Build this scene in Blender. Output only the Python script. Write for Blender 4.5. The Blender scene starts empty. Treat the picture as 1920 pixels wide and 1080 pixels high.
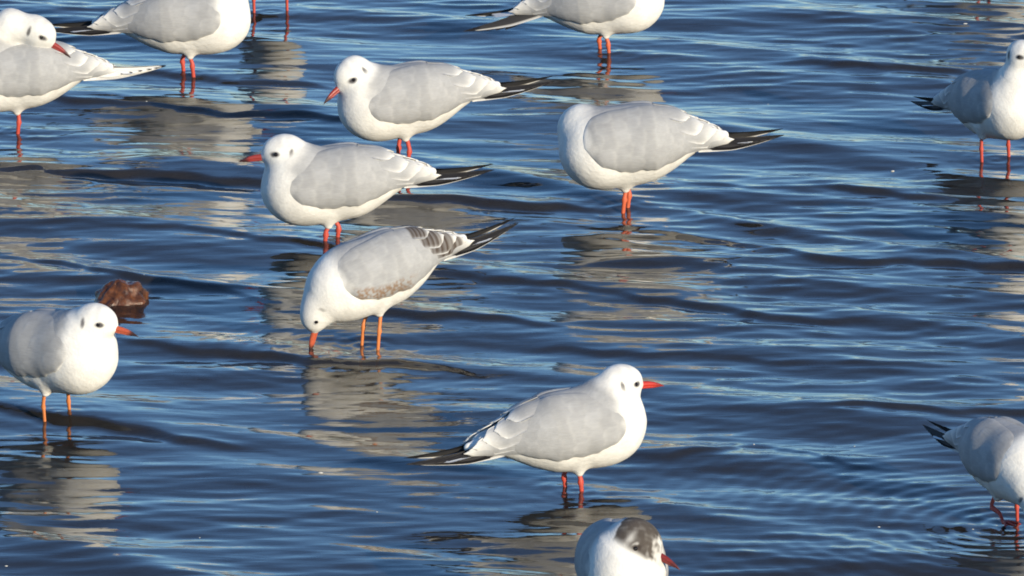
import bpy, math, random
import numpy as np
from mathutils import Vector, Matrix, Euler

rng = np.random.default_rng(7)
random.seed(7)
R = math.radians
scene = bpy.context.scene
C = scene.collection

# ------------------------------------------------------------------ camera
DIST, ELEV = 15.0, R(14.0)
cam_d = bpy.data.cameras.new('camera')
cam = bpy.data.objects.new('camera', cam_d)
C.objects.link(cam)
cam.location = (0, -DIST * math.cos(ELEV), DIST * math.sin(ELEV))
cam.rotation_euler = (math.pi / 2 - ELEV, 0, 0)
cam_d.sensor_width = 36.0
cam_d.angle = 2 * math.atan(0.94 / DIST)
cam_d.clip_start = 0.5
cam_d.clip_end = 20000
scene.camera = cam

# ------------------------------------------------------------------ sky and sun (low winter sun behind the camera, to the right)
SUN_AZ, SUN_EL = R(36.0), R(16.5)      # azimuth measured from straight behind the camera towards the right
sun_vec = Vector((math.sin(SUN_AZ) * math.cos(SUN_EL), -math.cos(SUN_AZ) * math.cos(SUN_EL), math.sin(SUN_EL)))
world = bpy.data.worlds.new('World')
scene.world = world
world.use_nodes = True
wn = world.node_tree.nodes
sky = wn.new('ShaderNodeTexSky')
sky.sky_type = 'NISHITA'
sky.sun_disc = False
sky.sun_elevation = SUN_EL
sky.sun_rotation = math.atan2(sun_vec.x, sun_vec.y)
sky.air_density = 0.95
sky.dust_density = 0.0
sky.ozone_density = 5.2
world.node_tree.links.new(sky.outputs[0], wn['Background'].inputs[0])
wn['Background'].inputs[1].default_value = 0.15
sun_d = bpy.data.lights.new('sun', 'SUN')
sun_d.energy = 4.9
sun_d.angle = R(0.5)
sun_d.color = (1.0, 0.87, 0.65)
sun = bpy.data.objects.new('sun', sun_d)
C.objects.link(sun)
sun.rotation_euler = sun_vec.to_track_quat('Z', 'Y').to_euler()
sun.location = (3, -6, 5)
scene.view_settings.view_transform = 'Standard'
scene.view_settings.look = 'None'
scene.view_settings.exposure = 0.25
scene.view_settings.gamma = 1.0
scene.render.engine = 'CYCLES'
scene.cycles.use_denoising = True
scene.cycles.filter_width = 1.8
scene.cycles.max_bounces = 8
scene.cycles.transparent_max_bounces = 8
scene.cycles.caustics_reflective = False
scene.cycles.caustics_refractive = False

# ------------------------------------------------------------------ helpers
F_PX = 960.0 / math.tan(cam_d.angle / 2)


def at(px, py, z=0.0):
    """point of the plane at height z that the photograph shows at (px, py) of 1920 x 1080"""
    d = Vector(((px - 960) / F_PX, -(py - 540) / F_PX, -1.0))
    d = cam.rotation_euler.to_matrix() @ d
    t = (z - cam.location.z) / d.z
    return cam.location + d * t


def sstep(a, b, x):
    t = np.clip((x - a) / (b - a), 0, 1)
    return t * t * (3 - 2 * t)


def snoise(p, f, seed=0):
    """cheap smooth 3-D noise, about -1..1, p is (n,3)"""
    r = np.random.default_rng(seed)
    out = np.zeros(len(p))
    for i in range(6):
        k = r.normal(size=3)
        k = k / np.linalg.norm(k) * f * (0.6 + 0.9 * r.random())
        out += np.sin(p @ k + 6.28 * r.random() + 1.3 * np.sin(p @ np.roll(k, 1) * 0.7 + r.random() * 6))
    return out / 3.2


def mesh_np(name, verts, faces, cols=None, smooth=True):
    me = bpy.data.meshes.new(name)
    verts = np.asarray(verts, dtype=np.float32)
    faces = np.asarray(faces, dtype=np.int32)
    n, k = faces.shape
    me.vertices.add(len(verts))
    me.vertices.foreach_set('co', verts.ravel())
    me.loops.add(n * k)
    me.loops.foreach_set('vertex_index', faces.ravel())
    me.polygons.add(n)
    me.polygons.foreach_set('loop_start', np.arange(0, n * k, k, dtype=np.int32))
    me.polygons.foreach_set('use_smooth', np.full(n, smooth, dtype=bool))
    me.update(calc_edges=True)
    me.validate()
    if cols is not None:
        a = me.color_attributes.new('Col', 'FLOAT_COLOR', 'POINT')
        c4 = np.ones((len(verts), 4), dtype=np.float32)
        c4[:, :3] = cols
        a.data.foreach_set('color', c4.ravel())
    return me


def obj(name, me, mat, parent=None, matrix=None):
    o = bpy.data.objects.new(name, me)
    C.objects.link(o)
    if mat is not None and not me.materials:
        me.materials.append(mat)
    if parent is not None:
        o.parent = parent
    if matrix is not None:
        o.matrix_local = matrix
    return o


def grid_faces(nu, nv, off=0, flip=False, close_v=False):
    i, j = np.meshgrid(np.arange(nu - 1), np.arange(nv if close_v else nv - 1), indexing='ij')
    i, j = i.ravel(), j.ravel()
    j2 = (j + 1) % nv
    f = np.stack([i * nv + j, (i + 1) * nv + j, (i + 1) * nv + j2, i * nv + j2], 1) + off
    return f[:, ::-1] if flip else f


def tube(points, radii, n=10, flat=1.0):
    """closed tapering tube through points (m,3); returns verts, quads (ends pinched)"""
    P = np.asarray(points, float)
    m = len(P)
    T = np.gradient(P, axis=0)
    T /= np.linalg.norm(T, axis=1)[:, None]
    ref = np.array([0, 1.0, 0])
    A = np.cross(T, ref)
    bad = np.linalg.norm(A, axis=1) < 1e-3
    A[bad] = np.cross(T[bad], np.array([1.0, 0, 0]))
    A /= np.linalg.norm(A, axis=1)[:, None]
    B = np.cross(T, A)
    th = np.linspace(0, 2 * np.pi, n, endpoint=False)
    V = P[:, None] + np.asarray(radii)[:, None, None] * (np.cos(th)[None, :, None] * A[:, None] + flat * np.sin(th)[None, :, None] * B[:, None])
    return V.reshape(-1, 3), grid_faces(m, n, close_v=True)


# ------------------------------------------------------------------ materials
def new_mat(name):
    m = bpy.data.materials.new(name)
    m.use_nodes = True
    return m, m.node_tree.nodes, m.node_tree.links


def feather_mat(name, streak=(26, 90, 90), bump=0.25, rough=0.85):
    m, n, l = new_mat(name)
    b = n['Principled BSDF']
    b.inputs['Roughness'].default_value = rough
    b.inputs['Specular IOR Level'].default_value = 0.2
    at_ = n.new('ShaderNodeAttribute'); at_.attribute_name = 'Col'
    tc = n.new('ShaderNodeTexCoord')
    mp = n.new('ShaderNodeMapping'); mp.inputs['Scale'].default_value = streak
    nz = n.new('ShaderNodeTexNoise'); nz.inputs['Scale'].default_value = 4.0; nz.inputs['Detail'].default_value = 4
    l.new(tc.outputs['Object'], mp.inputs[0]); l.new(mp.outputs[0], nz.inputs['Vector'])
    rp = n.new('ShaderNodeMapRange'); rp.inputs['To Min'].default_value = 0.86; rp.inputs['To Max'].default_value = 1.08
    l.new(nz.outputs[0], rp.inputs[0])
    mx = n.new('ShaderNodeMix'); mx.data_type = 'RGBA'; mx.blend_type = 'MULTIPLY'; mx.inputs[0].default_value = 1
    l.new(at_.outputs['Color'], mx.inputs[6]); l.new(rp.outputs[0], mx.inputs[7])
    n2 = n.new('ShaderNodeTexNoise'); n2.inputs['Scale'].default_value = 42.0; n2.inputs['Detail'].default_value = 3
    l.new(tc.outputs['Object'], n2.inputs['Vector'])
    r2 = n.new('ShaderNodeMapRange'); r2.inputs['From Min'].default_value = 0.3; r2.inputs['From Max'].default_value = 0.7
    r2.inputs['To Min'].default_value = 0.91; r2.inputs['To Max'].default_value = 1.06
    l.new(n2.outputs[0], r2.inputs[0])
    my = n.new('ShaderNodeMix'); my.data_type = 'RGBA'; my.blend_type = 'MULTIPLY'; my.inputs[0].default_value = 1
    l.new(mx.outputs[2], my.inputs[6]); l.new(r2.outputs[0], my.inputs[7])
    l.new(my.outputs[2], b.inputs['Base Color'])
    bp = n.new('ShaderNodeBump'); bp.inputs['Strength'].default_value = bump; bp.inputs['Distance'].default_value = 0.002
    l.new(nz.outputs[0], bp.inputs['Height']); l.new(bp.outputs[0], b.inputs['Normal'])
    return m


def horn_mat(name, rough=0.45, streak=120.0):
    m, n, l = new_mat(name)
    b = n['Principled BSDF']
    b.inputs['Roughness'].default_value = rough
    at_ = n.new('ShaderNodeAttribute'); at_.attribute_name = 'Col'
    tc = n.new('ShaderNodeTexCoord')
    nz = n.new('ShaderNodeTexNoise'); nz.inputs['Scale'].default_value = streak * 3; nz.inputs['Detail'].default_value = 3
    l.new(tc.outputs['Object'], nz.inputs['Vector'])
    rp = n.new('ShaderNodeMapRange'); rp.inputs['To Min'].default_value = 0.65; rp.inputs['To Max'].default_value = 1.25
    l.new(nz.outputs[0], rp.inputs[0])
    mx = n.new('ShaderNodeMix'); mx.data_type = 'RGBA'; mx.blend_type = 'MULTIPLY'; mx.inputs[0].default_value = 1
    l.new(at_.outputs['Color'], mx.inputs[6]); l.new(rp.outputs[0], mx.inputs[7])
    l.new(mx.outputs[2], b.inputs['Base Color'])
    bp = n.new('ShaderNodeBump'); bp.inputs['Strength'].default_value = 0.3; bp.inputs['Distance'].default_value = 0.001
    l.new(nz.outputs[0], bp.inputs['Height']); l.new(bp.outputs[0], b.inputs['Normal'])
    return m


M_BODY = feather_mat('body_plumage', (40, 90, 60), 0.32)
M_WING = feather_mat('wing_plumage', (14, 120, 120), 0.3)
M_QUILL = feather_mat('flight_feather', (8, 200, 200), 0.2, 0.6)
M_HORN = horn_mat('bill_horn', 0.4)
M_LEG = horn_mat('leg_skin', 0.5, 200)
M_EYE, en, el_ = new_mat('eye_dark')
en['Principled BSDF'].inputs['Base Color'].default_value = (0.012, 0.008, 0.006, 1)
en['Principled BSDF'].inputs['Roughness'].default_value = 0.08


def water_material():
    m, n, l = new_mat('sea_water')
    n.clear()
    out = n.new('ShaderNodeOutputMaterial')
    geo = n.new('ShaderNodeNewGeometry')
    mp = n.new('ShaderNodeMapping'); mp.inputs['Scale'].default_value = (6, 26, 26); mp.inputs['Rotation'].default_value = (0, 0, R(10))
    l.new(geo.outputs['Position'], mp.inputs[0])
    n1 = n.new('ShaderNodeTexNoise'); n1.inputs['Scale'].default_value = 1.0; n1.inputs['Detail'].default_value = 3.0; n1.inputs['Distortion'].default_value = 0.4
    l.new(mp.outputs[0], n1.inputs['Vector'])
    bp = n.new('ShaderNodeBump'); bp.inputs['Strength'].default_value = 0.36; bp.inputs['Distance'].default_value = 0.0035
    l.new(n1.outputs[0], bp.inputs['Height'])
    fr = n.new('ShaderNodeFresnel'); fr.inputs['IOR'].default_value = 1.5
    l.new(bp.outputs[0], fr.inputs['Normal'])
    gl = n.new('ShaderNodeBsdfGlossy'); gl.inputs['Roughness'].default_value = 0.03; gl.inputs['Color'].default_value = (1, 1, 1, 1)
    l.new(bp.outputs[0], gl.inputs['Normal'])
    df = n.new('ShaderNodeBsdfDiffuse'); df.inputs['Color'].default_value = (0.060, 0.052, 0.046, 1)
    tr = n.new('ShaderNodeBsdfTransparent'); tr.inputs['Color'].default_value = (0.78, 0.78, 0.74, 1)
    m1 = n.new('ShaderNodeMixShader'); m1.inputs[0].default_value = 0.62
    l.new(df.outputs[0], m1.inputs[1]); l.new(tr.outputs[0], m1.inputs[2])
    m2 = n.new('ShaderNodeMixShader')
    l.new(fr.outputs[0], m2.inputs[0]); l.new(m1.outputs[0], m2.inputs[1]); l.new(gl.outputs[0], m2.inputs[2])
    l.new(m2.outputs[0], out.inputs['Surface'])
    return m


def stone_mat(name, c1, c2, scale, rough, bump=0.6, dist=0.004):
    m, n, l = new_mat(name)
    b = n['Principled BSDF']
    tc = n.new('ShaderNodeTexCoord')
    nz = n.new('ShaderNodeTexNoise'); nz.inputs['Scale'].default_value = scale; nz.inputs['Detail'].default_value = 8; nz.inputs['Roughness'].default_value = 0.7
    l.new(tc.outputs['Object'], nz.inputs['Vector'])
    cr = n.new('ShaderNodeValToRGB')
    cr.color_ramp.elements[0].position = 0.36; cr.color_ramp.elements[0].color = (*c1, 1)
    cr.color_ramp.elements[1].position = 0.66; cr.color_ramp.elements[1].color = (*c2, 1)
    l.new(nz.outputs[0], cr.inputs[0]); l.new(cr.outputs[0], b.inputs['Base Color'])
    b.inputs['Roughness'].default_value = rough
    bp = n.new('ShaderNodeBump'); bp.inputs['Strength'].default_value = bump; bp.inputs['Distance'].default_value = dist
    l.new(nz.outputs[0], bp.inputs['Height']); l.new(bp.outputs[0], b.inputs['Normal'])
    return m


# ------------------------------------------------------------------ the water
def axis(lo, hi, step, far):
    a = list(np.arange(lo, hi, step))
    d, left, right = step, [lo], [a[-1]]
    while right[-1] < far:
        d *= 1.25
        right.append(right[-1] + d); left.append(left[-1] - d)
    return np.array(left[:0:-1] + a + right[1:])


FRONTS = [       # crest lines: points along the crest, height, near and far width
    (((0, 318), (250, 324), (490, 338), (760, 374), (1080, 390)), 0.0100, 0.030, 0.11),
    (((230, 640), (420, 664), (560, 678), (800, 690)), 0.0085, 0.026, 0.10),
    (((-60, 752), (100, 782), (240, 806), (400, 828)), 0.0100, 0.034, 0.12),
    (((1230, 556), (1400, 588), (1640, 604)), 0.0085, 0.034, 0.10),
    (((270, 428), (400, 434), (580, 462)), 0.0080, 0.030, 0.09),
    (((80, 488), (280, 528), (440, 548)), 0.0075, 0.028, 0.09),
    (((1080, 655), (1240, 662), (1420, 672)), 0.0070, 0.030, 0.10),
    (((1280, 436), (1560, 486), (1960, 500)), 0.0095, 0.034, 0.11),
    (((-40, 184), (180, 190), (420, 214), (620, 222)), 0.0085, 0.030, 0.11),
    (((170, 132), (360, 142), (560, 156)), 0.0085, 0.034, 0.10),
    (((700, 585), (860, 592), (960, 606)), 0.0075, 0.030, 0.09),
    (((1340, 345), (1560, 352), (1760, 368)), 0.0070, 0.030, 0.10),
    (((1540, 122), (1680, 128), (1800, 136)), 0.0070, 0.028, 0.09),
    (((1260, 860), (1420, 824), (1600, 872)), 0.0060, 0.030, 0.10),
    (((880, 520), (1000, 528), (1080, 540)), 0.0065, 0.028, 0.09),
    (((1560, 765), (1720, 768), (1940, 776)), 0.0070, 0.030, 0.10),
]
RINGS = []       # (x, y, wavelength, amplitude, reach) of ripple rings round legs and bills


def wave_height(X, Y):
    r = np.random.default_rng(21)
    H = np.zeros_like(X); DX = np.zeros_like(X); DY = np.zeros_like(X)

    patch = np.clip(0.62 + 0.55 * np.sin(1.9 * X + 1.1 * Y + 0.4) * np.sin(-1.3 * X + 1.7 * Y + 2.2) + 0.35 * np.sin(3.7 * X - 2.1 * Y + 1.0) * np.sin(2.9 * Y + 0.8 * X), 0.48, 1.3)
    calm = np.clip(1.1 - 0.45 * patch, 0.5, 1.1)

    def comp(lam, ang, slope, chop=0.8, w=1.0):
        nonlocal H, DX, DY
        k = 2 * np.pi / lam
        kx, ky = k * math.cos(ang), k * math.sin(ang)
        a = slope / k * w
        ph = kx * X + ky * Y + r.random() * 6.283
        H = H + a * np.cos(ph)
        s = np.sin(ph) * a * chop
        DX = DX - s * math.cos(ang); DY = DY - s * math.sin(ang)
    base = R(-118)
    for i in range(16):
        comp(0.36 * 2 ** r.uniform(-0.5, 0.7), base + r.normal() * 0.20, 0.0110)
    for i in range(30):
        comp(0.19 * 2 ** r.uniform(-0.8, 0.8), base + R(16) + r.normal() * 0.28, 0.0105)
    for i in range(34):
        comp(0.085 * 2 ** r.uniform(-0.8, 0.8), base + R(24) + r.normal() * 0.30, 0.0125, w=patch)
    for i in range(26):
        comp(0.045 * 2 ** r.uniform(-0.4, 0.6), base + R(26) + r.normal() * 0.38, 0.0108, w=patch)
    # patches where the small ripple is stronger or weaker, and a few longer steeper fronts
    warp = 0.35 * np.sin(1.7 * X + 0.8 * Y + 1.0) + 0.3 * np.sin(-1.1 * X + 2.3 * Y + 4.0) + 0.16 * np.sin(4.1 * X + 3.1 * Y)
    kd = np.array([math.cos(base - R(4)), math.sin(base - R(4))])
    ph = 2 * np.pi / 0.62 * (kd[0] * X + kd[1] * Y) + warp * 2.2 + 0.6
    ph = ph + 0.55 * np.sin(ph)
    env = 0.45 + 0.55 * np.sin(0.9 * X - 1.5 * Y + 2.0) * np.sin(1.3 * X + 0.7 * Y + 0.5)
    H = H + 0.0090 * np.clip(env, 0.05, 1) * (np.exp(2.8 * (np.cos(ph) - 1)) - 0.3)
    # short steep fronts of wavelets running in to the shore
    for pts, A, wn_, wf_ in FRONTS:
        wn_ *= 0.62; A *= 1.2
        P = np.array([(p.x, p.y) for p in (at(*q) for q in pts)])
        P = P[np.argsort(P[:, 0])]
        xs_ = np.linspace(P[0, 0] - 0.25, P[-1, 0] + 0.25, 400)
        ys_ = np.interp(xs_, P[:, 0], P[:, 1])
        sl = (P[-1, 1] - P[0, 1]) / (P[-1, 0] - P[0, 0])
        ys_ = np.where(xs_ < P[0, 0], P[0, 1] + sl * (xs_ - P[0, 0]), np.where(xs_ > P[-1, 0], P[-1, 1] + sl * (xs_ - P[-1, 0]), ys_))
        ker = np.exp(-np.linspace(-2, 2, 61) ** 2); ker /= ker.sum()
        ys_ = np.convolve(np.pad(ys_, 30, mode='edge'), ker, mode='valid')
        yf = np.interp(X, xs_, ys_) + 0.012 * np.sin(23 * X + 3 * A * 1000) + 0.005 * np.sin(61 * X + 2.0)
        sd = Y - yf
        win = sstep(P[0, 0] - 0.16, P[0, 0] + 0.06, X) * sstep(P[-1, 0] + 0.16, P[-1, 0] - 0.06, X)
        mod = 0.75 + 0.25 * np.sin(9 * X + 1.7 * A * 1000)
        H = H + A * mod * win * np.where(sd < 0, np.exp(-(sd / wn_) ** 2), np.exp(-(sd / wf_) ** 2))
    for (cx, cy, lam, amp, reach) in RINGS:
        rr = np.sqrt((X - cx) ** 2 + (Y - cy) ** 2)
        H = H + amp * np.cos(2 * np.pi * rr / lam) * np.exp(-rr / reach)
    return H, DX, DY


def build_water():
    xs = axis(-1.2, 1.2, 0.0052, 6000)
    ys = axis(-2.35, 3.0, 0.0062, 6000)
    X, Y = np.meshgrid(xs, ys, indexing='ij')
    fade = np.clip(1 - (np.maximum(np.abs(X) - 2.2, 0) + np.maximum(np.abs(Y) - 4.0, 0)) / 3.0, 0, 1)
    H, DX, DY = wave_height(X, Y)
    V = np.stack([X + DX * fade, Y + DY * fade, H * fade], -1).reshape(-1, 3)
    me = mesh_np('water', V, grid_faces(len(xs), len(ys)))
    o = obj('water', me, water_material())
    o['kind'] = 'structure'
    return o


# ------------------------------------------------------------------ gull anatomy (signed distance fields)
BED = -0.058


def ell(p, c, r):
    q = p - np.asarray(c, np.float32)
    r = np.asarray(r, np.float32)
    k0 = np.sqrt(((q / r) ** 2).sum(-1)) + 1e-6
    k1 = np.sqrt(((q / r ** 2) ** 2).sum(-1)) + 1e-6
    return k0 * (k0 - 1) / k1


def cone(p, a, b, r1, r2, sy=1.0):
    a = np.asarray(a, np.float32); b = np.asarray(b, np.float32)
    s = np.array([1, sy, 1], np.float32)
    q = (p - a) * s
    ab = (b - a) * s
    t = np.clip((q @ ab) / (ab @ ab), 0, 1)
    return np.sqrt(((q - t[:, None] * ab) ** 2).sum(-1)) - (r1 + (r2 - r1) * t)


def smin(a, b, k):
    h = np.clip(0.5 + 0.5 * (b - a) / k, 0, 1)
    return b + (a - b) * h - k * h * (1 - h)


def torso(p):
    """trunk in body axes: x forward, z up, origin in the middle of the trunk"""
    d = ell(p, (0, 0, 0.004), (0.112, 0.057, 0.069))
    d = smin(d, ell(p, (0.056, 0, 0.002), (0.060, 0.054, 0.061)), 0.03)
    d = smin(d, cone(p, (-0.05, 0, 0.010), (-0.188, 0, 0.005), 0.050, 0.008), 0.035)
    return d


def surface_nets(F, org, h):
    S = F < 0
    nx, ny, nz = F.shape
    cnt = np.zeros((nx - 1, ny - 1, nz - 1), np.int8)
    acc = np.zeros((nx - 1, ny - 1, nz - 1, 3), np.float32)
    base = np.stack(np.meshgrid(np.arange(nx - 1), np.arange(ny - 1), np.arange(nz - 1), indexing='ij'), -1).astype(np.float32)
    sl = lambda A, o: A[o[0]:o[0] + nx - 1, o[1]:o[1] + ny - 1, o[2]:o[2] + nz - 1]
    for ax in range(3):
        for b in range(4):
            o1 = [0, 0, 0]
            oth = [i for i in range(3) if i != ax]
            o1[oth[0]] = b & 1; o1[oth[1]] = b >> 1
            o2 = list(o1); o2[ax] = 1
            f1, f2 = sl(F, o1), sl(F, o2)
            m = sl(S, o1) != sl(S, o2)
            t = np.zeros_like(f1); t[m] = f1[m] / (f1[m] - f2[m])
            cnt += m
            for k in range(3):
                v = o1[k] + (t if k == ax else 0)
                acc[..., k] += np.where(m, v, 0)
    act = cnt > 0
    idx = np.full(act.shape, -1, np.int64)
    idx[act] = np.arange(act.sum())
    V = (base[act] + acc[act] / cnt[act][:, None]) * h + org
    Q = []
    for ax in range(3):
        a1, a2 = [i for i in range(3) if i != ax]
        n = [nx, ny, nz]
        lo = [slice(1, n[i] - 1) for i in range(3)]; lo[ax] = slice(0, n[ax] - 1)
        hi = list(lo); hi[ax] = slice(1, n[ax])
        A, B = S[tuple(lo)], S[tuple(hi)]
        m = A != B
        ijk = np.argwhere(m)
        for i in range(3):
            if i != ax:
                ijk[:, i] += 1
        inside = A[m]
        def cell(d1, d2):
            c = ijk.copy(); c[:, a1] -= d1; c[:, a2] -= d2
            return idx[c[:, 0], c[:, 1], c[:, 2]]
        q = np.stack([cell(1, 1), cell(0, 1), cell(0, 0), cell(1, 0)], 1)
        flip = inside if ax != 1 else ~inside
        q[~flip] = q[~flip][:, ::-1]
        Q.append(q)
    return V, np.concatenate(Q)


def mesh_sdf(f, lo, hi, h=0.0022):
    lo = np.asarray(lo, float); hi = np.asarray(hi, float)
    cs = 4 * h
    nc = np.ceil((hi - lo) / cs).astype(int) + 1
    ax = [lo[i] + (np.arange(nc[i]) + 0.375) * cs for i in range(3)]
    G = np.stack(np.meshgrid(*ax, indexing='ij'), -1).reshape(-1, 3).astype(np.float32)
    Fc = f(G).reshape(nc)
    Ff = Fc.repeat(4, 0).repeat(4, 1).repeat(4, 2).astype(np.float32)
    m = np.abs(Ff) < cs * 1.9
    ijk = np.argwhere(m)
    Ff[m] = f((ijk * h + lo).astype(np.float32))
    V, Q = surface_nets(Ff, lo, h)
    e = 0.0008
    for _ in range(2):
        V32 = V.astype(np.float32)
        d = f(V32)
        g = np.stack([f(V32 + np.array(v, np.float32)) - d for v in ((e, 0, 0), (0, e, 0), (0, 0, e))], -1) / e
        g /= np.maximum((g ** 2).sum(-1, keepdims=True), 0.2)
        V = V - np.clip(d[:, None] * g, -h, h)
    return V, Q


WHITE = np.array([0.84, 0.82, 0.77])
GREY = np.array([0.365, 0.367, 0.370])
BLACK = np.array([0.018, 0.017, 0.018])
BROWN = np.array([0.10, 0.068, 0.045])


# --- the folded wing, hugging the trunk -------------------------------------
def trunk_radius(x, phi):
    lo = np.zeros_like(x); hi = np.full_like(x, 0.13)
    for _ in range(22):
        mid = (lo + hi) / 2
        p = np.stack([x, mid * np.sin(phi), 0.004 + mid * np.cos(phi)], -1).astype(np.float32)
        ins = torso(p) < 0
        lo = np.where(ins, mid, lo); hi = np.where(ins, hi, mid)
    return (lo + hi) / 2


def trunk_point(x, phi, off):
    r = trunk_radius(x, phi) + off
    return np.stack([x, r * np.sin(phi), 0.004 + r * np.cos(phi)], -1)


def covert_list():
    fs = []
    r = np.random.default_rng(5)
    for row in range(7):
        xt = 0.050 - 0.026 * row
        for j in range(9):
            ph = R(4 + 15 * j + (7.5 if row % 2 else 0)) + r.normal() * 0.035
            fs.append((xt + r.normal() * 0.004 - 0.00022 * (j - 4) ** 2, ph, 0.0105 + 0.002 * r.random(), 0.045, r.normal()))
    return fs


COVERTS = covert_list()


def make_wing_mesh(side, juvenile=False):
    nu, nv = 120, 64
    s = np.linspace(0, 1, nu); v = np.linspace(0, 1, nv)
    S, Vv = np.meshgrid(s, v, indexing='ij')
    x = 0.084 - 0.262 * S
    top = np.interp(S, [0, .2, .5, .8, 1], [26, 14, 6, 4, 8])
    bot = np.interp(S, [0, .12, .3, .5, .7, .85, 1], [84, 108, 123, 126, 122, 116, 108])
    mid = np.interp(S, [0, .2, .8, 1], [66, 72, 66, 66])
    rnd = np.sqrt(np.clip(1 - (1 - np.clip(S / 0.10, 0, 1)) ** 2, 0, 1)) * np.sqrt(np.clip(1 - (1 - np.clip((1 - S) / 0.05, 0, 1)) ** 2, 0.02, 1))
    top = mid + (top - mid) * rnd; bot = mid + (bot - mid) * rnd
    jag = snoise(np.stack([s, 0 * s, 0 * s], 1), 90, 17) * 2.0 + snoise(np.stack([s, 0 * s, 0 * s], 1), 30, 18) * 2.2
    bot = bot + jag[:, None] * sstep(.08, .3, S)
    phi = np.radians(top + (bot - top) * Vv)
    bulge = np.sqrt(np.clip(1 - np.abs(2 * Vv - 1) ** 3.2, 0, 1)) * np.sqrt(np.clip(1 - (1 - np.clip(S / 0.3, 0, 1)) ** 2, 0, 1))
    lowlift = sstep(0.6, 0.96, Vv) * sstep(0.2, 0.5, S)
    lump = 0.0007 * snoise(np.stack([x.ravel() * 0.5, 0.05 * phi.ravel(), 0 * x.ravel()], 1), 130, 9).reshape(x.shape)
    off = -0.0012 + (0.0075 + lump) * bulge + 0.0006 * lowlift * bulge
    relief = np.zeros_like(x); var = np.zeros_like(x); fringe = np.zeros_like(x)
    for (xt, pc, w, L, rv) in COVERTS:
        dx = x - xt
        lat = np.abs(phi - pc) * 0.06
        wd = w * np.sqrt(np.clip(1 - (1 - np.clip(dx / 0.014, 0, 1)) ** 2, 0, 1))
        ins = (dx > 0) & (dx < L) & (lat < wd)
        hgt = np.where(ins, 0.0006 * (1 - dx / L) * (1 + 0.5 * rv * 0.5), 0)
        up = hgt > relief
        relief = np.where(up, hgt, relief); var = np.where(up, rv, var)
        fringe = np.where(up, sstep(0.010, 0.0, dx) * 0.6 + sstep(wd - 0.003, wd, lat) * 0.35, fringe)
    for it in range(3):
        for A in ((relief, fringe, var) if it < 1 else (relief,)):
            A[1:-1, 1:-1] = 0.4 * A[1:-1, 1:-1] + 0.15 * (A[2:, 1:-1] + A[:-2, 1:-1] + A[1:-1, 2:] + A[1:-1, :-2])
    off = off + relief * bulge
    P = trunk_point(x.ravel(), phi.ravel(), off.ravel())
    Pin = trunk_point(x.ravel(), phi.ravel(), np.full(x.size, -0.004))
    col = GREY[None] * (1 + 0.045 * var.ravel()[:, None]) * np.ones((x.size, 1))
    col = col + (WHITE * 0.80 - col) * (0.22 * fringe.ravel()[:, None])
    # pale leading and trailing margins
    en_ = snoise(np.stack([x.ravel(), 0.06 * phi.ravel(), 0 * x.ravel()], 1), 260, 31).reshape(x.shape)
    edge = (sstep(0.085, 0.0, S + 0.022 * en_) * 0.9 + sstep(0.80, 1.0, S) * 0.75 + sstep(0.95, 1.0, Vv + 0.02 * en_) * sstep(0.75, 0.4, S) * 0.8).ravel()[:, None]
    col = col + (WHITE - col) * np.clip(edge, 0, 1)
    if juvenile:
        q = P * np.array([1, 1, 1])
        n1 = snoise(q, 620, 3) + 0.5 * snoise(q, 250, 4)
        band = sstep(0.70, 0.80, Vv) * sstep(1.0, 0.93, Vv) * sstep(0.06, 0.12, S) * sstep(0.62, 0.42, S)
        k = (band.ravel() * sstep(-0.8, 0.7, n1) * 0.85)[:, None]
        col = col + (np.array([0.25, 0.15, 0.08]) - col) * k
    V2 = np.concatenate([P, Pin])
    Fo = grid_faces(nu, nv); Fi = grid_faces(nu, nv, nu * nv, flip=True)
    ring = np.concatenate([np.arange(nv), np.arange(1, nu) * nv + nv - 1, (nu - 1) * nv + np.arange(nv - 2, -1, -1), np.arange(nu - 2, 0, -1) * nv])
    r2 = np.roll(ring, -1)
    Fr = np.stack([ring, ring + nu * nv, r2 + nu * nv, r2], 1)
    V2[:, 1] *= side
    Fc = np.concatenate([Fo, Fi, Fr])
    if side > 0:
        Fc = Fc[:, ::-1]
    return mesh_np('wing', V2, Fc, np.concatenate([col, col]))


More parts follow.
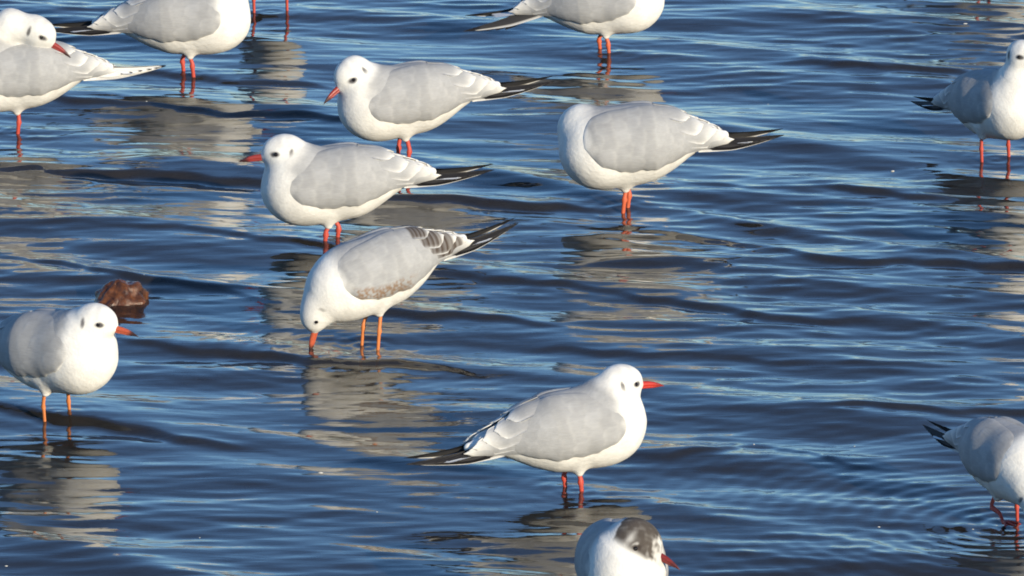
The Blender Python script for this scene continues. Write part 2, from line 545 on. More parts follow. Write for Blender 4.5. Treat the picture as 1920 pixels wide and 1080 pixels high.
def blade(center, normal_up, halfw, thick, colfn, flipside=1, nt=22, nw=9, camber=0.12):
    """a feather: center (n,3) shaft curve resampled, width axis from tangent x normal"""
    t = np.linspace(0, 1, nt)
    cc = np.stack([np.interp(t, np.linspace(0, 1, len(center)), np.asarray(center)[:, i]) for i in range(3)], 1)
    T = np.gradient(cc, axis=0); T /= np.linalg.norm(T, axis=1)[:, None]
    N = np.asarray(normal_up, float)
    W = np.cross(T, N); W /= np.linalg.norm(W, axis=1)[:, None]
    N2 = np.cross(W, T)
    w = np.linspace(-1, 1, nw)
    hw = halfw(t)
    P = cc[:, None] + W[:, None] * (w[None, :, None] * hw[:, None, None]) - N2[:, None] * (camber * (w ** 2)[None, :, None] * hw[:, None, None])
    th = thick * (1 - 0.75 * np.abs(w) ** 2)[None, :, None] * (1 - 0.6 * t)[:, None, None]
    up = (P + N2[:, None] * th).reshape(-1, 3); dn = (P - N2[:, None] * th * 0.6).reshape(-1, 3)
    tt, ww = np.meshgrid(t, w, indexing='ij')
    col = colfn(tt.ravel(), ww.ravel())
    V = np.concatenate([up, dn])
    Fo = grid_faces(nt, nw); Fi = grid_faces(nt, nw, nt * nw, flip=True)
    ring = np.concatenate([np.arange(nw), np.arange(1, nt) * nw + nw - 1, (nt - 1) * nw + np.arange(nw - 2, -1, -1), np.arange(nt - 2, 0, -1) * nw])
    r2 = np.roll(ring, -1)
    Fr = np.stack([ring, ring + nt * nw, r2 + nt * nw, r2], 1)
    return V, np.concatenate([Fo, Fi, Fr]), np.concatenate([col, col])


def mixc(a, b, k):
    k = np.asarray(k)[:, None]
    return np.asarray(a)[None] * (1 - k) + np.asarray(b)[None] * k


def primary_mesh(i, side, drop=0.0, spread=0.0, pale=False):
    """i = 0 is the longest, outermost and lowest quill with the white leading edge"""
    tipx = [-0.300, -0.288, -0.272, -0.253, -0.233, -0.214][i]
    base = np.array([-0.135 - 0.003 * i, 0.017 - 0.0015 * i, -0.004 + 0.0026 * i])
    tip = np.array([tipx, 0.004 + 0.0035 * i + spread * (6 - i), 0.000 - 0.0010 * i - drop])
    t = np.linspace(0, 1, 9)[:, None]
    c = base + (tip - base) * t
    c[:, 1] += 0.006 * np.sin(np.pi * t[:, 0]) * (1 - t[:, 0])
    c[:, 2] += -0.003 * np.sin(np.pi * t[:, 0])
    hw = lambda t: 0.0112 * (np.clip(1 - t, 0, 1) / 0.6).clip(0, 1) ** 0.85 + 0.0004

    def col(t, w):
        # w runs across the vane; +1 is the outer (lower) edge
        if pale:
            return mixc(WHITE * 0.9, BLACK, sstep(0.90, 0.94, t))
        if i == 0:
            k = np.clip(sstep(0.80, 0.86, t) + sstep(0.85, 0.65, w) * 0.97, 0, 1)
            return mixc(WHITE, BLACK, k)
        if i == 9:
            k = np.clip(sstep(0.72, 0.78, t) + sstep(-0.1, -0.3, w) + sstep(0.55, 0.4, t) * 0.4, 0, 1)
            c_ = mixc(WHITE * 0.72, BLACK, k)
            return c_
        k = np.full_like(t, 1.0) * sstep(0.05, 0.12, t)
        c_ = mixc(GREY, BLACK, k)
        tipw = sstep(0.965, 0.99, t)
        return mixc((0, 0, 0), (1, 1, 1), tipw * 0) + c_ * (1 - tipw[:, None] * 0.0)
    n = np.array([0.06, 0.80, 0.62])
    V, Fc, cl = blade(c, n, hw, 0.0009, col)
    V[:, 1] *= side
    if side < 0:
        Fc = Fc[:, ::-1]
    return mesh_np('primary_feather', V, Fc, cl)


def tertial_mesh(i, side, juvenile=False):
    """broad inner feathers that close the back of the folded wing"""
    x0 = -0.060 - 0.008 * i
    x1 = [-0.124, -0.149, -0.171, -0.190, -0.204][i]
    phc = R([20, 36, 54, 76, 98][i])
    wid = [0.017, 0.019, 0.018, 0.014, 0.011][i]
    nt, nw = 24, 13
    t = np.linspace(0, 1, nt); w = np.linspace(-1, 1, nw)
    tt, ww = np.meshgrid(t, w, indexing='ij')
    hw = wid * np.sqrt(np.clip(1 - (np.clip(tt - 0.55, 0, 1) / 0.45) ** 2.4, 0.0, 1))
    x = x0 + (x1 - x0) * tt + 0.006 * np.abs(ww) ** 2 * tt
    r = trunk_radius(x.ravel(), np.full(x.size, phc)).reshape(x.shape)
    rr = np.maximum(r, 0.020)
    phi = np.maximum(phc + ww * hw / rr, R(-2.0))
    lift = 0.0035 + 0.0062 * sstep(0, 0.7, tt) + 0.0008 * (4 - i) * tt - 0.0018 * ww ** 2
    up = trunk_point(x.ravel(), phi.ravel(), lift.ravel() + np.maximum(0.018 - r.ravel(), 0) * 0.6)
    dn = trunk_point(x.ravel(), phi.ravel(), lift.ravel() + np.maximum(0.018 - r.ravel(), 0) * 0.6 - 0.0016)
    T_, W_ = tt.ravel(), np.abs(ww.ravel())
    k = np.clip(sstep(0.60, 1.0, T_) * 0.85 + sstep(0.72, 1.0, W_) * 0.55 * sstep(0.3, 0.6, T_), 0, 1)
    col = mixc(GREY, WHITE * 0.96, k)
    if juvenile and i < 4:
        kd = sstep(0.30, 0.42, T_) * sstep(0.95, 0.84, T_) * sstep(0.98, 0.78, W_)
        kd = kd * (0.8 + 0.2 * np.sin(T_ * 50 + i))
        col = col * (1 - kd[:, None]) + np.array([0.055, 0.034, 0.022])[None] * kd[:, None]
    V = np.concatenate([up, dn])
    Fo = grid_faces(nt, nw); Fi = grid_faces(nt, nw, nt * nw, flip=True)
    ring = np.concatenate([np.arange(nw), np.arange(1, nt) * nw + nw - 1, (nt - 1) * nw + np.arange(nw - 2, -1, -1), np.arange(nt - 2, 0, -1) * nw])
    r2 = np.roll(ring, -1)
    Fr = np.stack([ring, ring + nt * nw, r2 + nt * nw, r2], 1)
    Fc = np.concatenate([Fo, Fi, Fr])
    V[:, 1] *= side
    if side > 0:
        Fc = Fc[:, ::-1]
    return mesh_np('tertial_feather', V, Fc, np.concatenate([col, col]))


def tail_feather_mesh(i):
    a = R((i - 2.5) * 2.0)
    base = np.array([-0.140, (i - 2.5) * 0.004, -0.002])
    L = 0.104 - 0.002 * abs(i - 2.5)
    tip = base + L * np.array([-math.cos(a), math.sin(a), -0.03 - 0.012 * abs(i - 2.5)])
    c = base + (tip - base) * np.linspace(0, 1, 6)[:, None]
    hw = lambda t: 0.0070 * (0.6 + 0.4 * t) * np.sqrt(np.clip((1 - t) / 0.12, 0, 1))
    V, Fc, cl = blade(c, (0, 0, 1), hw, 0.0008, lambda t, w: mixc(WHITE, WHITE, t), nt=14, nw=7)
    return mesh_np('tail_feather', V, Fc, cl)


WING = {(s, j): make_wing_mesh(s, j) for s in (1, -1) for j in (False, True)}
PRIM = {(s, i, k): primary_mesh(i, s, d, sp, k == 3) for s in (1, -1) for i in range(6) for k, (d, sp) in enumerate(((0.004, 0), (0.030, 0.005), (-0.005, 0.0), (0.002, 0.0)))}
TERT = {(s, i, j): tertial_mesh(i, s, j) for s in (1, -1) for i in range(5) for j in (False, True)}
TAIL = [tail_feather_mesh(i) for i in range(6)]


def bill_mesh(red, tipc):
    V, Fc, cl = [], [], []
    off = 0
    L = 0.046
    t = np.linspace(0, 1, 14)
    for part in (0, 1):
        n = 12
        th = np.linspace(0, 2 * np.pi, n, endpoint=False)
        if part == 0:     # upper mandible with a hooked tip
            L_ = L
            zc = 0.0016 * np.ones_like(t) - 0.0048 * t ** 3
            hz = 0.0050 * (1 - t ** 2.4) + 0.0004
            hy = 0.0052 * (1 - t) ** 0.8 + 0.0005
        else:
            L_ = L * 0.93
            zc = -0.0030 + 0.0006 * t - 0.0006 * t ** 3
            hz = 0.0028 * (1 - t ** 2.4) * (1 + 0.25 * np.exp(-((t - 0.62) / 0.15) ** 2)) + 0.0003
            hy = 0.0046 * (1 - t) ** 0.8 + 0.0004
        P = np.stack([np.broadcast_to((t * L_ - 0.004)[:, None], (14, n)), hy[:, None] * np.cos(th), zc[:, None] + hz[:, None] * np.sin(th)], -1).reshape(-1, 3)
        V.append(P); Fc.append(grid_faces(14, n, off, close_v=True)[:, ::-1]); off += len(P)
        k = sstep(0.52, 0.74, np.repeat(t, n))
        cl.append(mixc(red, tipc, k))
        V.append(P[-n:].mean(0)[None]); cl.append(np.array(tipc)[None])
        last = off - n + np.arange(n)
        Fc.append(np.stack([last, np.roll(last, -1), np.full(n, off), np.full(n, off)], 1)); off += 1
    F4 = np.concatenate([f for f in Fc])
    return np.concatenate(V), F4, np.concatenate(cl)


def quad_or_tri_mesh(name, V, F4, cl):
    me = bpy.data.meshes.new(name)
    faces = [tuple(dict.fromkeys(map(int, f))) for f in F4]
    me.from_pydata([tuple(map(float, v)) for v in V], [], faces)
    me.polygons.foreach_set('use_smooth', np.ones(len(faces), bool))
    a = me.color_attributes.new('Col', 'FLOAT_COLOR', 'POINT')
    c4 = np.ones((len(V), 4), np.float32); c4[:, :3] = cl
    a.data.foreach_set('color', c4.ravel())
    me.update()
    return me


RED = (0.29, 0.036, 0.028); ORANGE = (0.56, 0.13, 0.045); MAROON = (0.20, 0.022, 0.018)
BILLS = {
    'red': quad_or_tri_mesh('bill', *bill_mesh(RED, (0.045, 0.012, 0.011))),
    'scarlet': quad_or_tri_mesh('bill', *bill_mesh((0.46, 0.032, 0.02), (0.28, 0.025, 0.018))),
    'orange': quad_or_tri_mesh('bill', *bill_mesh((0.50, 0.10, 0.045), (0.04, 0.018, 0.014))),
    'maroon': quad_or_tri_mesh('bill', *bill_mesh(MAROON, (0.10, 0.015, 0.014))),
}
LEGC = {'red': (0.52, 0.070, 0.045), 'orange': (0.64, 0.20, 0.055), 'coral': (0.60, 0.12, 0.050)}


def eye_mesh():
    n, m = 12, 8
    th = np.linspace(0, 2 * np.pi, n, endpoint=False)
    ph = np.linspace(0.05, np.pi - 0.05, m)
    V = np.stack([np.sin(ph)[:, None] * np.cos(th), np.sin(ph)[:, None] * np.sin(th), np.broadcast_to(np.cos(ph)[:, None], (m, n))], -1).reshape(-1, 3) * 0.0037
    return mesh_np('eye', V, grid_faces(m, n, close_v=True))


EYE = eye_mesh()


def foot_mesh(color):
    V, Fc, off = [], [], 0
    for a, L in ((-28, 0.036), (0, 0.042), (28, 0.036), (180, 0.008)):
        d = np.array([math.cos(R(a)), math.sin(R(a)), 0])
        P = np.array([d * L * t + np.array([0, 0, 0.004 + 0.002 * math.sin(t * 3)]) for t in np.linspace(0, 1, 6)])
        v, f = tube(P, np.linspace(0.0030, 0.0013, 6), 7)
        V.append(v); Fc.append(f + off); off += len(v)
    for a, b in ((-28, 0), (0, 28)):
        pa = np.array([math.cos(R(a)), math.sin(R(a)), 0]); pb = np.array([math.cos(R(b)), math.sin(R(b)), 0])
        la, lb = (0.034, 0.038) if a < 0 else (0.038, 0.034)
        nt = 5
        rows = []
        for t in np.linspace(0.05, 1, nt):
            for w in np.linspace(0, 1, 5):
                p = (pa * la * (1 - w) + pb * lb * w) * t * (1 - 0.22 * math.sin(w * math.pi) * t)
                rows.append(p + np.array([0, 0, 0.0045]))
        top = np.array(rows); bot = top - np.array([0, 0, 0.0012])
        V += [top, bot]
        Fc += [grid_faces(nt, 5, off), grid_faces(nt, 5, off + len(top), flip=True)]
        off += 2 * len(top)
    V = np.concatenate(V)
    return mesh_np('foot', V, np.concatenate(Fc), np.tile(np.array(color)[None], (len(V), 1)))


FEET = {k: foot_mesh(v) for k, v in LEGC.items()}


# --- one gull -----------------------------------------------------------------
def rot_y(a):          # nose-up positive
    c, s = math.cos(a), math.sin(a)
    return np.array([[c, 0, -s], [0, 1, 0], [s, 0, c]])


def rot_z(a):
    c, s = math.cos(a), math.sin(a)
    return np.array([[c, -s, 0], [s, c, 0], [0, 0, 1]])


def rot_x(a):
    c, s = math.cos(a), math.sin(a)
    return np.array([[1, 0, 0], [0, c, -s], [0, s, c]])


def to_mat(Rm, t):
    M = Matrix.Identity(4)
    for i in range(3):
        for j in range(3):
            M[i][j] = Rm[i, j]
        M[i][3] = t[i]
    return M


def gull(label, px, py, heading, scale=1.0, height=0.100, pitch=0.0, bx=0.0, fat=1.0, neck=None, head=(0.085, 0, 0.180), hyaw=0, hpitch=-5, hroll=0,
         bill='red', legs='red', plumage='winter', juvenile=False, leg_y=0.022, leg_x=(0.0, 0.0), one_leg=False, lifted=None, quills=None, seed=0, head_scale=1.0, leg_r=0.0040, blend=0.034):
    if quills is None:      # the far wing tip lies a little higher
        quills = (0, 2) if math.cos(R(heading)) < 0 else (2, 0)
    root = bpy.data.objects.new('gull', None)
    C.objects.link(root)
    g = at(px, py)
    root.location = (g.x, g.y, 0)
    root.rotation_euler = (0, 0, R(heading))
    root.scale = (scale, scale, scale)
    root.empty_display_size = 0.05
    root['label'] = label
    root['category'] = 'gull'
    root['group'] = 'gulls standing in the shallow water'
    Rb = rot_y(R(pitch)); tb = np.array([bx, 0, height])
    Rh = rot_z(R(hyaw)) @ rot_y(R(hpitch)) @ rot_x(R(hroll)); th = np.array(head, float)
    hs = head_scale
    if neck is None:
        a = tb + Rb @ np.array([0.052, 0, 0.030])
        neck = [(a, 0.046), (0.45 * a + 0.55 * th + np.array([-0.006, 0, -0.004]), 0.036), (th + Rh @ np.array([-0.008, 0, -0.004]), 0.0265 * hs)]
    else:
        neck = [(np.array(p, float), r) for p, r in neck]
    legpos = []
    for k, sd in enumerate((1, -1)):
        legpos.append(np.array([leg_x[k], sd * leg_y, 0.0]))
    RbT = Rb.astype(np.float32); RhT = Rh.astype(np.float32)
    sc_f = np.array([1, 1 / fat, 1 / (0.5 + 0.5 * fat)], np.float32)
    # where the thighs leave the belly
    hips = []
    for k in range(2):
        hp = np.array([bx + leg_x[k] * 0.4 - 0.004, legpos[k][1], 0.0])
        zz = np.linspace(-0.02, height, 80)
        q = np.stack([np.full(80, hp[0]), np.full(80, hp[1]), zz], 1)
        dd = torso((((q - tb) @ RbT).astype(np.float32)) * sc_f)
        zi = zz[np.argmax(dd < 0)]
        hips.append(np.array([hp[0], hp[1], zi]))

    def f_body(p):
        return torso(((p - tb.astype(np.float32)) @ RbT) * sc_f)

    def f_head(p):
        q = ((p - th.astype(np.float32)) @ RhT) / hs
        d = ell(q, (0, 0, 0), (0.0365, 0.0270, 0.0290))
        d = smin(d, cone(q, (0.010, 0, -0.005), (0.0345, 0, -0.0075), 0.0205, 0.0024), 0.014)
        return d * hs

    def f_neck(p):
        d = None
        for (a, r1), (b, r2) in zip(neck[:-1], neck[1:]):
            c = cone(p, a, b, r1, r2)
            d = c if d is None else smin(d, c, 0.02)
        return d

    def f(p):
        d = smin(f_body(p), f_neck(p), blend)
        d = smin(d, f_head(p), 0.013)
        for k in range(2):
            h_ = hips[k]
            d = smin(d, cone(p, h_ + np.array([0.0, 0, 0.016]), h_ + np.array([0.001, 0, -0.006]), 0.015, 0.0062), 0.014)
        return d
    ext = [tb + Rb @ np.array(v) for v in ((0.12, 0.066 * fat, 0.08), (0.12, -0.066 * fat, -0.08), (-0.21, 0.02, 0.03), (-0.21, -0.02, -0.02), (0, 0, 0.08 * fat), (0, 0, -0.085 * fat))]
    ext += [th + 0.046 * np.array(v) for v in ((1, 1, 1), (-1, -1, -1))]
    ext += [p + s_ * (r + 0.006) for p, r in neck for s_ in (1, -1)]
    ext += [h_ + np.array([0, 0, -0.016]) for h_ in hips]
    ext = np.array(ext)
    V, Q = mesh_sdf(f, ext.min(0) - 0.014, ext.max(0) + 0.014)
    P32 = V.astype(np.float32)
    db, dn, dh = f_body(P32), f_neck(P32), f_head(P32)
    pb = ((V - tb) @ Rb) * sc_f
    ph = ((V - th) @ Rh) / hs
    nz = snoise(V, 160, seed)
    nz2 = snoise(V, 420, seed + 1)
    # mantle: grey back between the wings, fading softly into the white neck
    (na, ra), (nb_, rb_) = neck[-2], neck[-1]
    wb = sstep(-0.008, 0.014, np.minimum(cone(P32, 0.4 * na + 0.6 * nb_, nb_, rb_ * 1.1, rb_), dh) - db)
    m = sstep(0.082, 0.045, pb[:, 0] + 0.004 * nz) * sstep(0.004, 0.030, pb[:, 2] + 0.003 * nz2) * sstep(-0.150, -0.125, pb[:, 0])
    m = np.clip(m * (0.2 + 0.8 * wb), 0, 1)
    col = mixc(WHITE, GREY * 1.05, m)
    hw = sstep(0.016, 0.007, dh)           # only on the head
    ay = np.abs(ph[:, 1])
    def blob(cx, cz, rx, rz, soft=0.6, tilt=0.0):
        u = (ph[:, 0] - cx) / rx; w_ = (ph[:, 2] - cz) / rz
        d = np.sqrt((u + tilt * w_) ** 2 + w_ ** 2) + 0.12 * nz2
        return sstep(1 + soft, 1 - soft, d) * hw * sstep(0.008, 0.014, ay)
    dark = np.array([0.055, 0.050, 0.055])
    if plumage == 'winter':
        k = np.clip(0.84 * blob(-0.0145, -0.001, 0.0038, 0.0092, 0.40, 0.45) + 0.95 * blob(0.0150, 0.0010, 0.0080, 0.0048, 0.4), 0, 1)
        col = col * (1 - k[:, None]) + dark * k[:, None]
        k2 = 0.30 * sstep(0.011, 0.0, np.abs(ph[:, 0] - 0.006 + 0.3 * (ph[:, 2] - 0.02))) * sstep(0.004, 0.018, ph[:, 2]) * hw
        k2 = k2 + 0.2 * sstep(0.012, 0.0, np.abs(ph[:, 0] + 0.014)) * sstep(0.008, 0.022, ph[:, 2]) * hw
        col = col * (1 - k2[:, None]) + np.array([0.36, 0.36, 0.38]) * k2[:, None]
    elif plumage == 'clean':
        k = np.clip(0.55 * blob(-0.0135, -0.001, 0.003, 0.006, 0.5, 0.3) + 0.45 * blob(0.0150, 0.002, 0.004, 0.004, 0.6), 0, 1)
        col = col * (1 - k[:, None]) + dark * k[:, None]
    else:                                # half-moulted dark hood
        edge = ph[:, 0] + 0.30 * ph[:, 2] + 0.0015 * nz2 + 0.010
        hood = sstep(-0.020, -0.016, edge) * sstep(-0.030, -0.022, ph[:, 2] + 0.25 * ph[:, 0] + 0.002 * nz2) * sstep(0.022, 0.012, dh)
        pale = np.clip(0.55 * np.exp(-(((ph[:, 0] + 0.003) / 0.0055) ** 2 + ((ph[:, 2] - 0.010) / 0.009) ** 2)) + 0.7 * sstep(0.028, 0.042, ph[:, 0] + 0.25 * ph[:, 2] + 0.004 * nz2) + 0.06 * nz2, 0, 0.9)
        hood = hood * (1 - pale)
        col = col * (1 - hood[:, None]) + np.array([0.085, 0.072, 0.062]) * hood[:, None]
        k = blob(0.0150, 0.002, 0.005, 0.0045, 0.5)
        col = col * (1 - k[:, None]) + np.array([0.03, 0.022, 0.02]) * k[:, None]
        ringd = np.abs(np.sqrt((ph[:, 0] - 0.0115) ** 2 + (ph[:, 2] - 0.002) ** 2) - 0.0062)
        k = 0.45 * sstep(0.0025, 0.0008, ringd) * sstep(0.014, 0.011, ph[:, 0]) * hw * sstep(0.008, 0.014, ay)
        col = col * (1 - k[:, None]) + WHITE * k[:, None]
    # soft unevenness of the plumage
    nrm = V - (tb + np.clip((V - tb) @ Rb[:, 0], -0.12, 0.06)[:, None] * Rb[:, 0])
    nrm /= np.linalg.norm(nrm, axis=1)[:, None] + 1e-9
    amt = 0.0007 * snoise(V, 60, seed + 2) + 0.00015 * nz2
    V = V + nrm * (amt * (1 - hw))[:, None]
    body = obj('body', mesh_np('body', V, Q, col), M_BODY, root)
    # bill and eyes
    obj('bill', BILLS[bill], M_HORN, root, to_mat(Rh * hs, th + Rh @ (np.array([0.0385, 0, -0.0080]) * hs)))
    for sd in (1, -1):
        yy = np.linspace(0.012, 0.05, 120)
        q = th + (np.stack([np.full(120, 0.0125), sd * yy, np.full(120, 0.0012)], 1) * hs) @ Rh.T
        ys_ = yy[np.argmax(f(q.astype(np.float32)) > 0)]
        obj('eye', EYE, M_EYE, root, to_mat(Rh * hs, th + Rh @ (np.array([0.0125, sd * (ys_ - 0.0014), 0.0012]) * hs)))
    # wings with their quills
    Wf = Rb @ np.diag([1, fat, 0.5 + 0.5 * fat])
    for k, sd in enumerate((1, -1)):
        Mw = to_mat(Wf, tb)
        wing = obj('wing', WING[(sd, juvenile)], M_WING, root, Mw)
        for i in range(5):
            obj('tertial_feather', TERT[(sd, i, juvenile)], M_WING, wing)
        for i in range(6):
            q = obj('primary_feather', PRIM[(sd, i, quills[k])], M_QUILL, wing)
    tail = None
    for i in range(6):
        if tail is None:
            tail = bpy.data.objects.new('tail', None)
            C.objects.link(tail); tail.parent = root; tail.matrix_local = to_mat(Rb, tb)
        obj('tail_feather', TAIL[i], M_QUILL, tail)
    # legs
    for k in range(2):
        if one_leg and k == 1:
            continue
        h_ = hips[k]
        zb = BED / scale
        foot = np.array([legpos[k][0], legpos[k][1], zb])
        if lifted is not None and k == lifted[0]:
            pts = [h_ + np.array([0, 0, 0.012])] + [np.array(p) for p in lifted[1]]
            foot = pts[-1]
        else:
            knee = np.array([foot[0] - 0.006, foot[1], max(h_[2] * 0.45, 0.012)])
            pts = [h_ + np.array([0, 0, 0.012]), h_ + np.array([-0.001, 0, -0.004]), knee + np.array([0, 0, 0.006]), knee, knee + np.array([0.001, 0, -0.007]), foot + np.array([0, 0, 0.02]), foot + np.array([0, 0, 0.004])]
        pts = np.array(pts)
        rad = np.array([1.15, 1.05, 1.02, 1.42, 0.98, 0.90, 1.05])[:len(pts)] * leg_r
        if len(rad) < len(pts):
            rad = np.concatenate([rad, np.full(len(pts) - len(rad), leg_r)])
        v, fq = tube(pts, rad, 10, 0.8)
        lg = obj('leg', mesh_np('leg', v, fq, np.tile(np.array(LEGC[legs])[None], (len(v), 1))), M_LEG, root)
        obj('foot', FEET[legs], M_LEG, lg, Matrix.Translation(Vector(foot)))
    return root


# ------------------------------------------------------------------ the gulls, far to near
gull('gull at the top edge of which only two red legs are in the picture', 508, 24, -75, 1.0, leg_y=0.036, height=0.115, head=(0.09, 0, 0.19), seed=1)
gull('gull beyond the top right corner, seen only as its pale reflection', 1850, -72, -35, 1.0, height=0.112, head=(0.09, 0, 0.19), seed=2)
gull('grey-backed gull at the top left facing right, its head above the picture', 357, 140, -4, 1.03, height=0.108, pitch=3, head=(0.095, 0, 0.205), seed=3, leg_y=0.020, leg_x=(-0.012, 0.012))
gull('gull at the top centre facing right, head cut off, its dark wing tips drooping', 1137, 98, -8, 1.0, height=0.104, pitch=6, head=(0.09, 0, 0.195), seed=4, quills=(0, 1), leg_y=0.020, leg_x=(-0.012, 0.012), legs='coral')
gull('gull at the left edge on one red leg, head turned back to preen', 30, 248, 184, 1.0, height=0.112, pitch=-4,
     neck=[((0.052, 0, 0.140), 0.046), ((0.048, 0.0, 0.190), 0.036), ((0.008, 0.006, 0.218), 0.030), ((-0.034, 0.016, 0.213), 0.0265)], head=(-0.048, 0.02, 0.208), hyaw=165, hpitch=-30,
     one_leg=True, leg_y=0.012, seed=5, bill='red', quills=(3, 3), blend=0.018)
gull('gull with its head lowered and red bill pointing down, behind the one in profile', 752, 306, 190, 1.02, height=0.118, pitch=-7, head=(0.098, 0.006, 0.182), hyaw=22, hpitch=-34, seed=6, leg_x=(-0.007, 0.007), leg_y=0.020)
gull('alert gull with upright neck cut by the right edge, dark wing tip pointing left', 1868, 300, -58, 0.98, height=0.110, pitch=8, fat=1.0,
     neck=[((0.050, 0, 0.140), 0.046), ((0.076, 0.0, 0.188), 0.032), ((0.082, 0.0, 0.215), 0.0265)], head=(0.086, 0, 0.232), hyaw=12, hpitch=-4, leg_y=0.033, seed=7)
gull('hunched gull with its head hidden behind its back, two orange legs', 1170, 392, 188, 1.03, height=0.116, pitch=-4, fat=1.2,
     neck=[((0.056, 0, 0.135), 0.048), ((0.074, -0.020, 0.150), 0.042), ((0.060, -0.052, 0.140), 0.032)], head=(0.035, -0.064, 0.125), hyaw=-165, hpitch=-25, seed=8, legs='coral', leg_x=(0.007, -0.006), leg_y=0.014, blend=0.012)
gull('gull in profile facing left with a level red bill and dark ear spot', 617, 455, 184, 1.04, height=0.104, pitch=-6, head=(0.084, 0, 0.172), hyaw=2, hpitch=-6, seed=9, leg_y=0.018, leg_x=(0.0123, -0.0123))
gull('young gull with brown wing patches dipping its bill into the water', 691, 648, 203, 0.965, height=0.132, pitch=-15, bx=-0.008,
     neck=[((0.040, 0, 0.128), 0.047), ((0.078, 0.0, 0.108), 0.034), ((0.098, 0.0, 0.090), 0.027)], head=(0.104, 0, 0.074), hyaw=-10, hpitch=-74, bill='orange', legs='orange', juvenile=True, plumage='clean', seed=10, leg_y=0.022, leg_x=(-0.007, 0.007), leg_r=0.0036, fat=1.06)
gull('plump gull at the left edge facing right, with orange legs, near the brown stone', 110, 786, -38, 0.98, height=0.118, pitch=6, head=(0.094, 0, 0.194), hyaw=16, hpitch=-8, bill='orange', legs='orange', seed=11, leg_y=0.029, fat=1.08, leg_r=0.0034, leg_x=(0.004, -0.004))
gull('gull at the lower centre facing right in profile with bright red bill and legs', 1080, 918, 18, 1.0, height=0.100, pitch=5, head=(0.080, 0, 0.180), hyaw=8, hpitch=-4, bill='scarlet', plumage='winter', seed=12, leg_y=0.018, leg_x=(-0.009, 0.008))
gull('walking gull stooping at the lower right edge, one red leg raised', 1890, 978, -62, 0.9, height=0.112, pitch=-1, bx=0.0,
     neck=[((0.070, 0.0, 0.120), 0.044), ((0.104, -0.008, 0.094), 0.034), ((0.118, -0.011, 0.074), 0.027)], head=(0.126, -0.012, 0.062), hyaw=-8, hpitch=-60, seed=13,
     lifted=(1, [(-0.012, -0.020, 0.052), (-0.024, -0.021, 0.030), (-0.022, -0.021, 0.024), (0.004, -0.021, 0.020), (0.020, -0.021, 0.004)]))
gull('gull with a half-moulted dark brown hood at the bottom edge', 1165, 1198, -84, 1.0, height=0.112, pitch=6, head=(0.06, 0.02, 0.178), hyaw=58, hpitch=-22, bill='maroon', plumage='hood', seed=14, fat=1.04)
gull('gull just past the right edge, seen only as white streaks on the water', 2110, 520, 190, 1.0, height=0.112, head=(0.09, 0, 0.19), seed=15)

# ------------------------------------------------------------------ the stone
def stone(name, px, py, sx, sy, sz, zc, seed, mat, rot=0):
    n, m = 72, 40
    th = np.linspace(0, 2 * np.pi, n, endpoint=False)
    ph = np.linspace(0.02, np.pi - 0.02, m)
    D = np.stack([np.sin(ph)[:, None] * np.cos(th), np.sin(ph)[:, None] * np.sin(th), np.broadcast_to(np.cos(ph)[:, None], (m, n))], -1).reshape(-1, 3)
    r = 1 + 0.15 * snoise(D, 2.4, seed) + 0.10 * snoise(D, 6, seed + 1) + 0.045 * snoise(D, 14, seed + 2) + 0.015 * snoise(D, 30, seed + 3)
    V = D * r[:, None] * np.array([sx, sy, sz])
    o = obj(name, mesh_np(name, V, grid_faces(m, n, close_v=True)), mat)
    g = at(px, py)
    o.location = (g.x, g.y, zc)
    o.rotation_euler = (0, 0, rot)
    return o


st = stone('stone', 222, 563, 0.050, 0.040, 0.044, -0.008, 40, stone_mat('wet_brown_stone', (0.022, 0.009, 0.005), (0.17, 0.062, 0.021), 60, 0.16, 0.7, 0.004))
st['label'] = 'wet reddish brown stone sticking out of the water behind the plump gull'
st['category'] = 'stone'

# ------------------------------------------------------------------ water and the bed under it
for (px, py, lam, amp, reach) in ((579, 668, 0.034, 0.00060, 0.16), (690, 650, 0.034, 0.00045, 0.14), (1890, 985, 0.036, 0.0009, 0.34), (1176, 393, 0.034, 0.0003, 0.10), (1080, 930, 0.04, 0.0003, 0.10)):
    g = at(px, py)
    RINGS.append((g.x, g.y, lam, amp, reach))
for o in [o for o in C.objects if o.name.split('.')[0] == 'gull']:
    RINGS.append((o.location.x, o.location.y, 0.030, 0.0007, 0.045))
build_water()


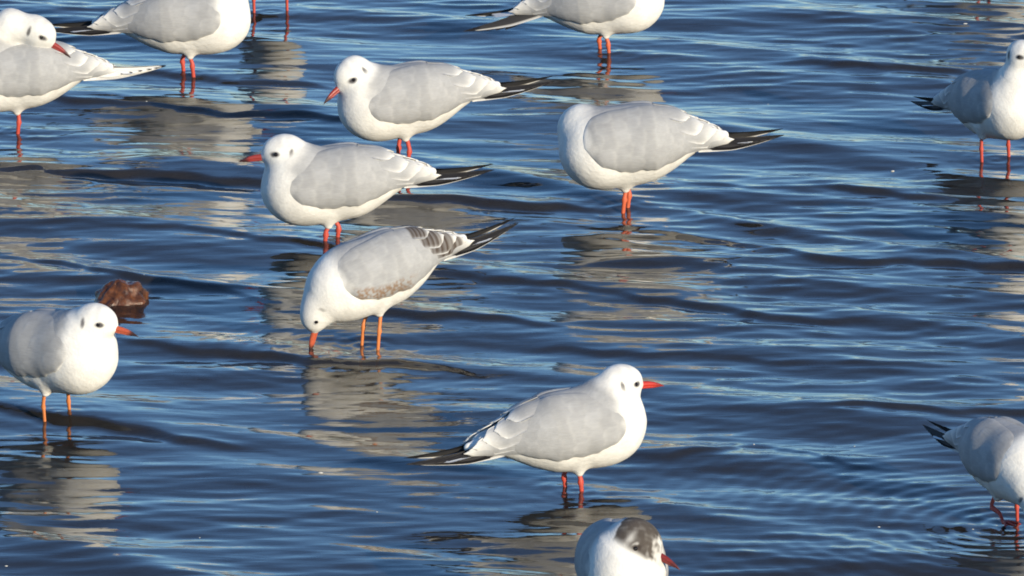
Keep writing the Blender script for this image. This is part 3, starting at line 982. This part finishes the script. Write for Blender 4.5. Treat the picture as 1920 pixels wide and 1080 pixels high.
def build_bed():
    xs = axis(-1.6, 1.6, 0.03, 6000); ys = axis(-3.2, 4.0, 0.03, 6000)
    X, Y = np.meshgrid(xs, ys, indexing='ij')
    p = np.stack([X.ravel(), Y.ravel(), np.zeros(X.size)], 1)
    Z = BED + 0.003 * snoise(p, 8, 61) + 0.0015 * snoise(p, 40, 62)
    o = obj('seabed', mesh_np('seabed', np.stack([X.ravel(), Y.ravel(), Z], 1), grid_faces(len(xs), len(ys))), stone_mat('muddy_sand', (0.12, 0.082, 0.046), (0.42, 0.30, 0.18), 14, 0.8, 0.4, 0.01))
    o['kind'] = 'structure'
    # pebbles
    V, Fc, off = [], [], 0
    n, m = 8, 5
    th = np.linspace(0, 2 * np.pi, n, endpoint=False); ph = np.linspace(0.1, np.pi - 0.1, m)
    D = np.stack([np.sin(ph)[:, None] * np.cos(th), np.sin(ph)[:, None] * np.sin(th), np.broadcast_to(np.cos(ph)[:, None], (m, n))], -1).reshape(-1, 3)
    F0 = grid_faces(m, n, close_v=True)
    for i in range(1200):
        c = np.array([rng.uniform(-1.3, 1.3), rng.uniform(-2.5, 3.2), BED])
        r = rng.uniform(0.006, 0.022)
        V.append(D * (1 + 0.15 * rng.normal(size=(len(D), 1))) * np.array([r, r * rng.uniform(0.6, 1), r * 0.5]) + c)
        Fc.append(F0 + off); off += len(D)
    pb = obj('pebbles', mesh_np('pebbles', np.concatenate(V), np.concatenate(Fc)), stone_mat('dark_pebble', (0.02, 0.016, 0.012), (0.12, 0.09, 0.06), 30, 0.6))
    pb['kind'] = 'stuff'
    pb['label'] = 'dark pebbles scattered over the shallow sea bed'
    pb['category'] = 'pebbles'


build_bed()


def build_flecks():
    n, m = 8, 5
    th = np.linspace(0, 2 * np.pi, n, endpoint=False); ph = np.linspace(0.1, np.pi - 0.1, m)
    D = np.stack([np.sin(ph)[:, None] * np.cos(th), np.sin(ph)[:, None] * np.sin(th), np.broadcast_to(np.cos(ph)[:, None], (m, n))], -1).reshape(-1, 3)
    F0 = grid_faces(m, n, close_v=True)
    r = np.random.default_rng(77)
    XY = np.stack([r.uniform(-1.0, 1.0, 24), r.uniform(-2.0, 2.4, 24)], 1)
    H, DX, DY = wave_height(XY[:, 0], XY[:, 1])
    V, Fc, off = [], [], 0
    for i in range(24):
        q = r.uniform(0.0007, 0.0016) * (1 + (r.random() < 0.15))
        V.append(D * np.array([q * r.uniform(1, 2.6), q, q * 0.7]) + np.array([XY[i, 0] + DX[i], XY[i, 1] + DY[i], H[i]]))
        Fc.append(F0 + off); off += len(D)
    o = obj('foam', mesh_np('foam', np.concatenate(V), np.concatenate(Fc)), stone_mat('foam_fleck', (0.45, 0.44, 0.40), (0.72, 0.71, 0.66), 200, 0.6, 0.2, 0.001))
    o['kind'] = 'stuff'
    o['label'] = 'tiny pale foam flecks and down floating on the water'
    o['category'] = 'foam'


build_flecks()
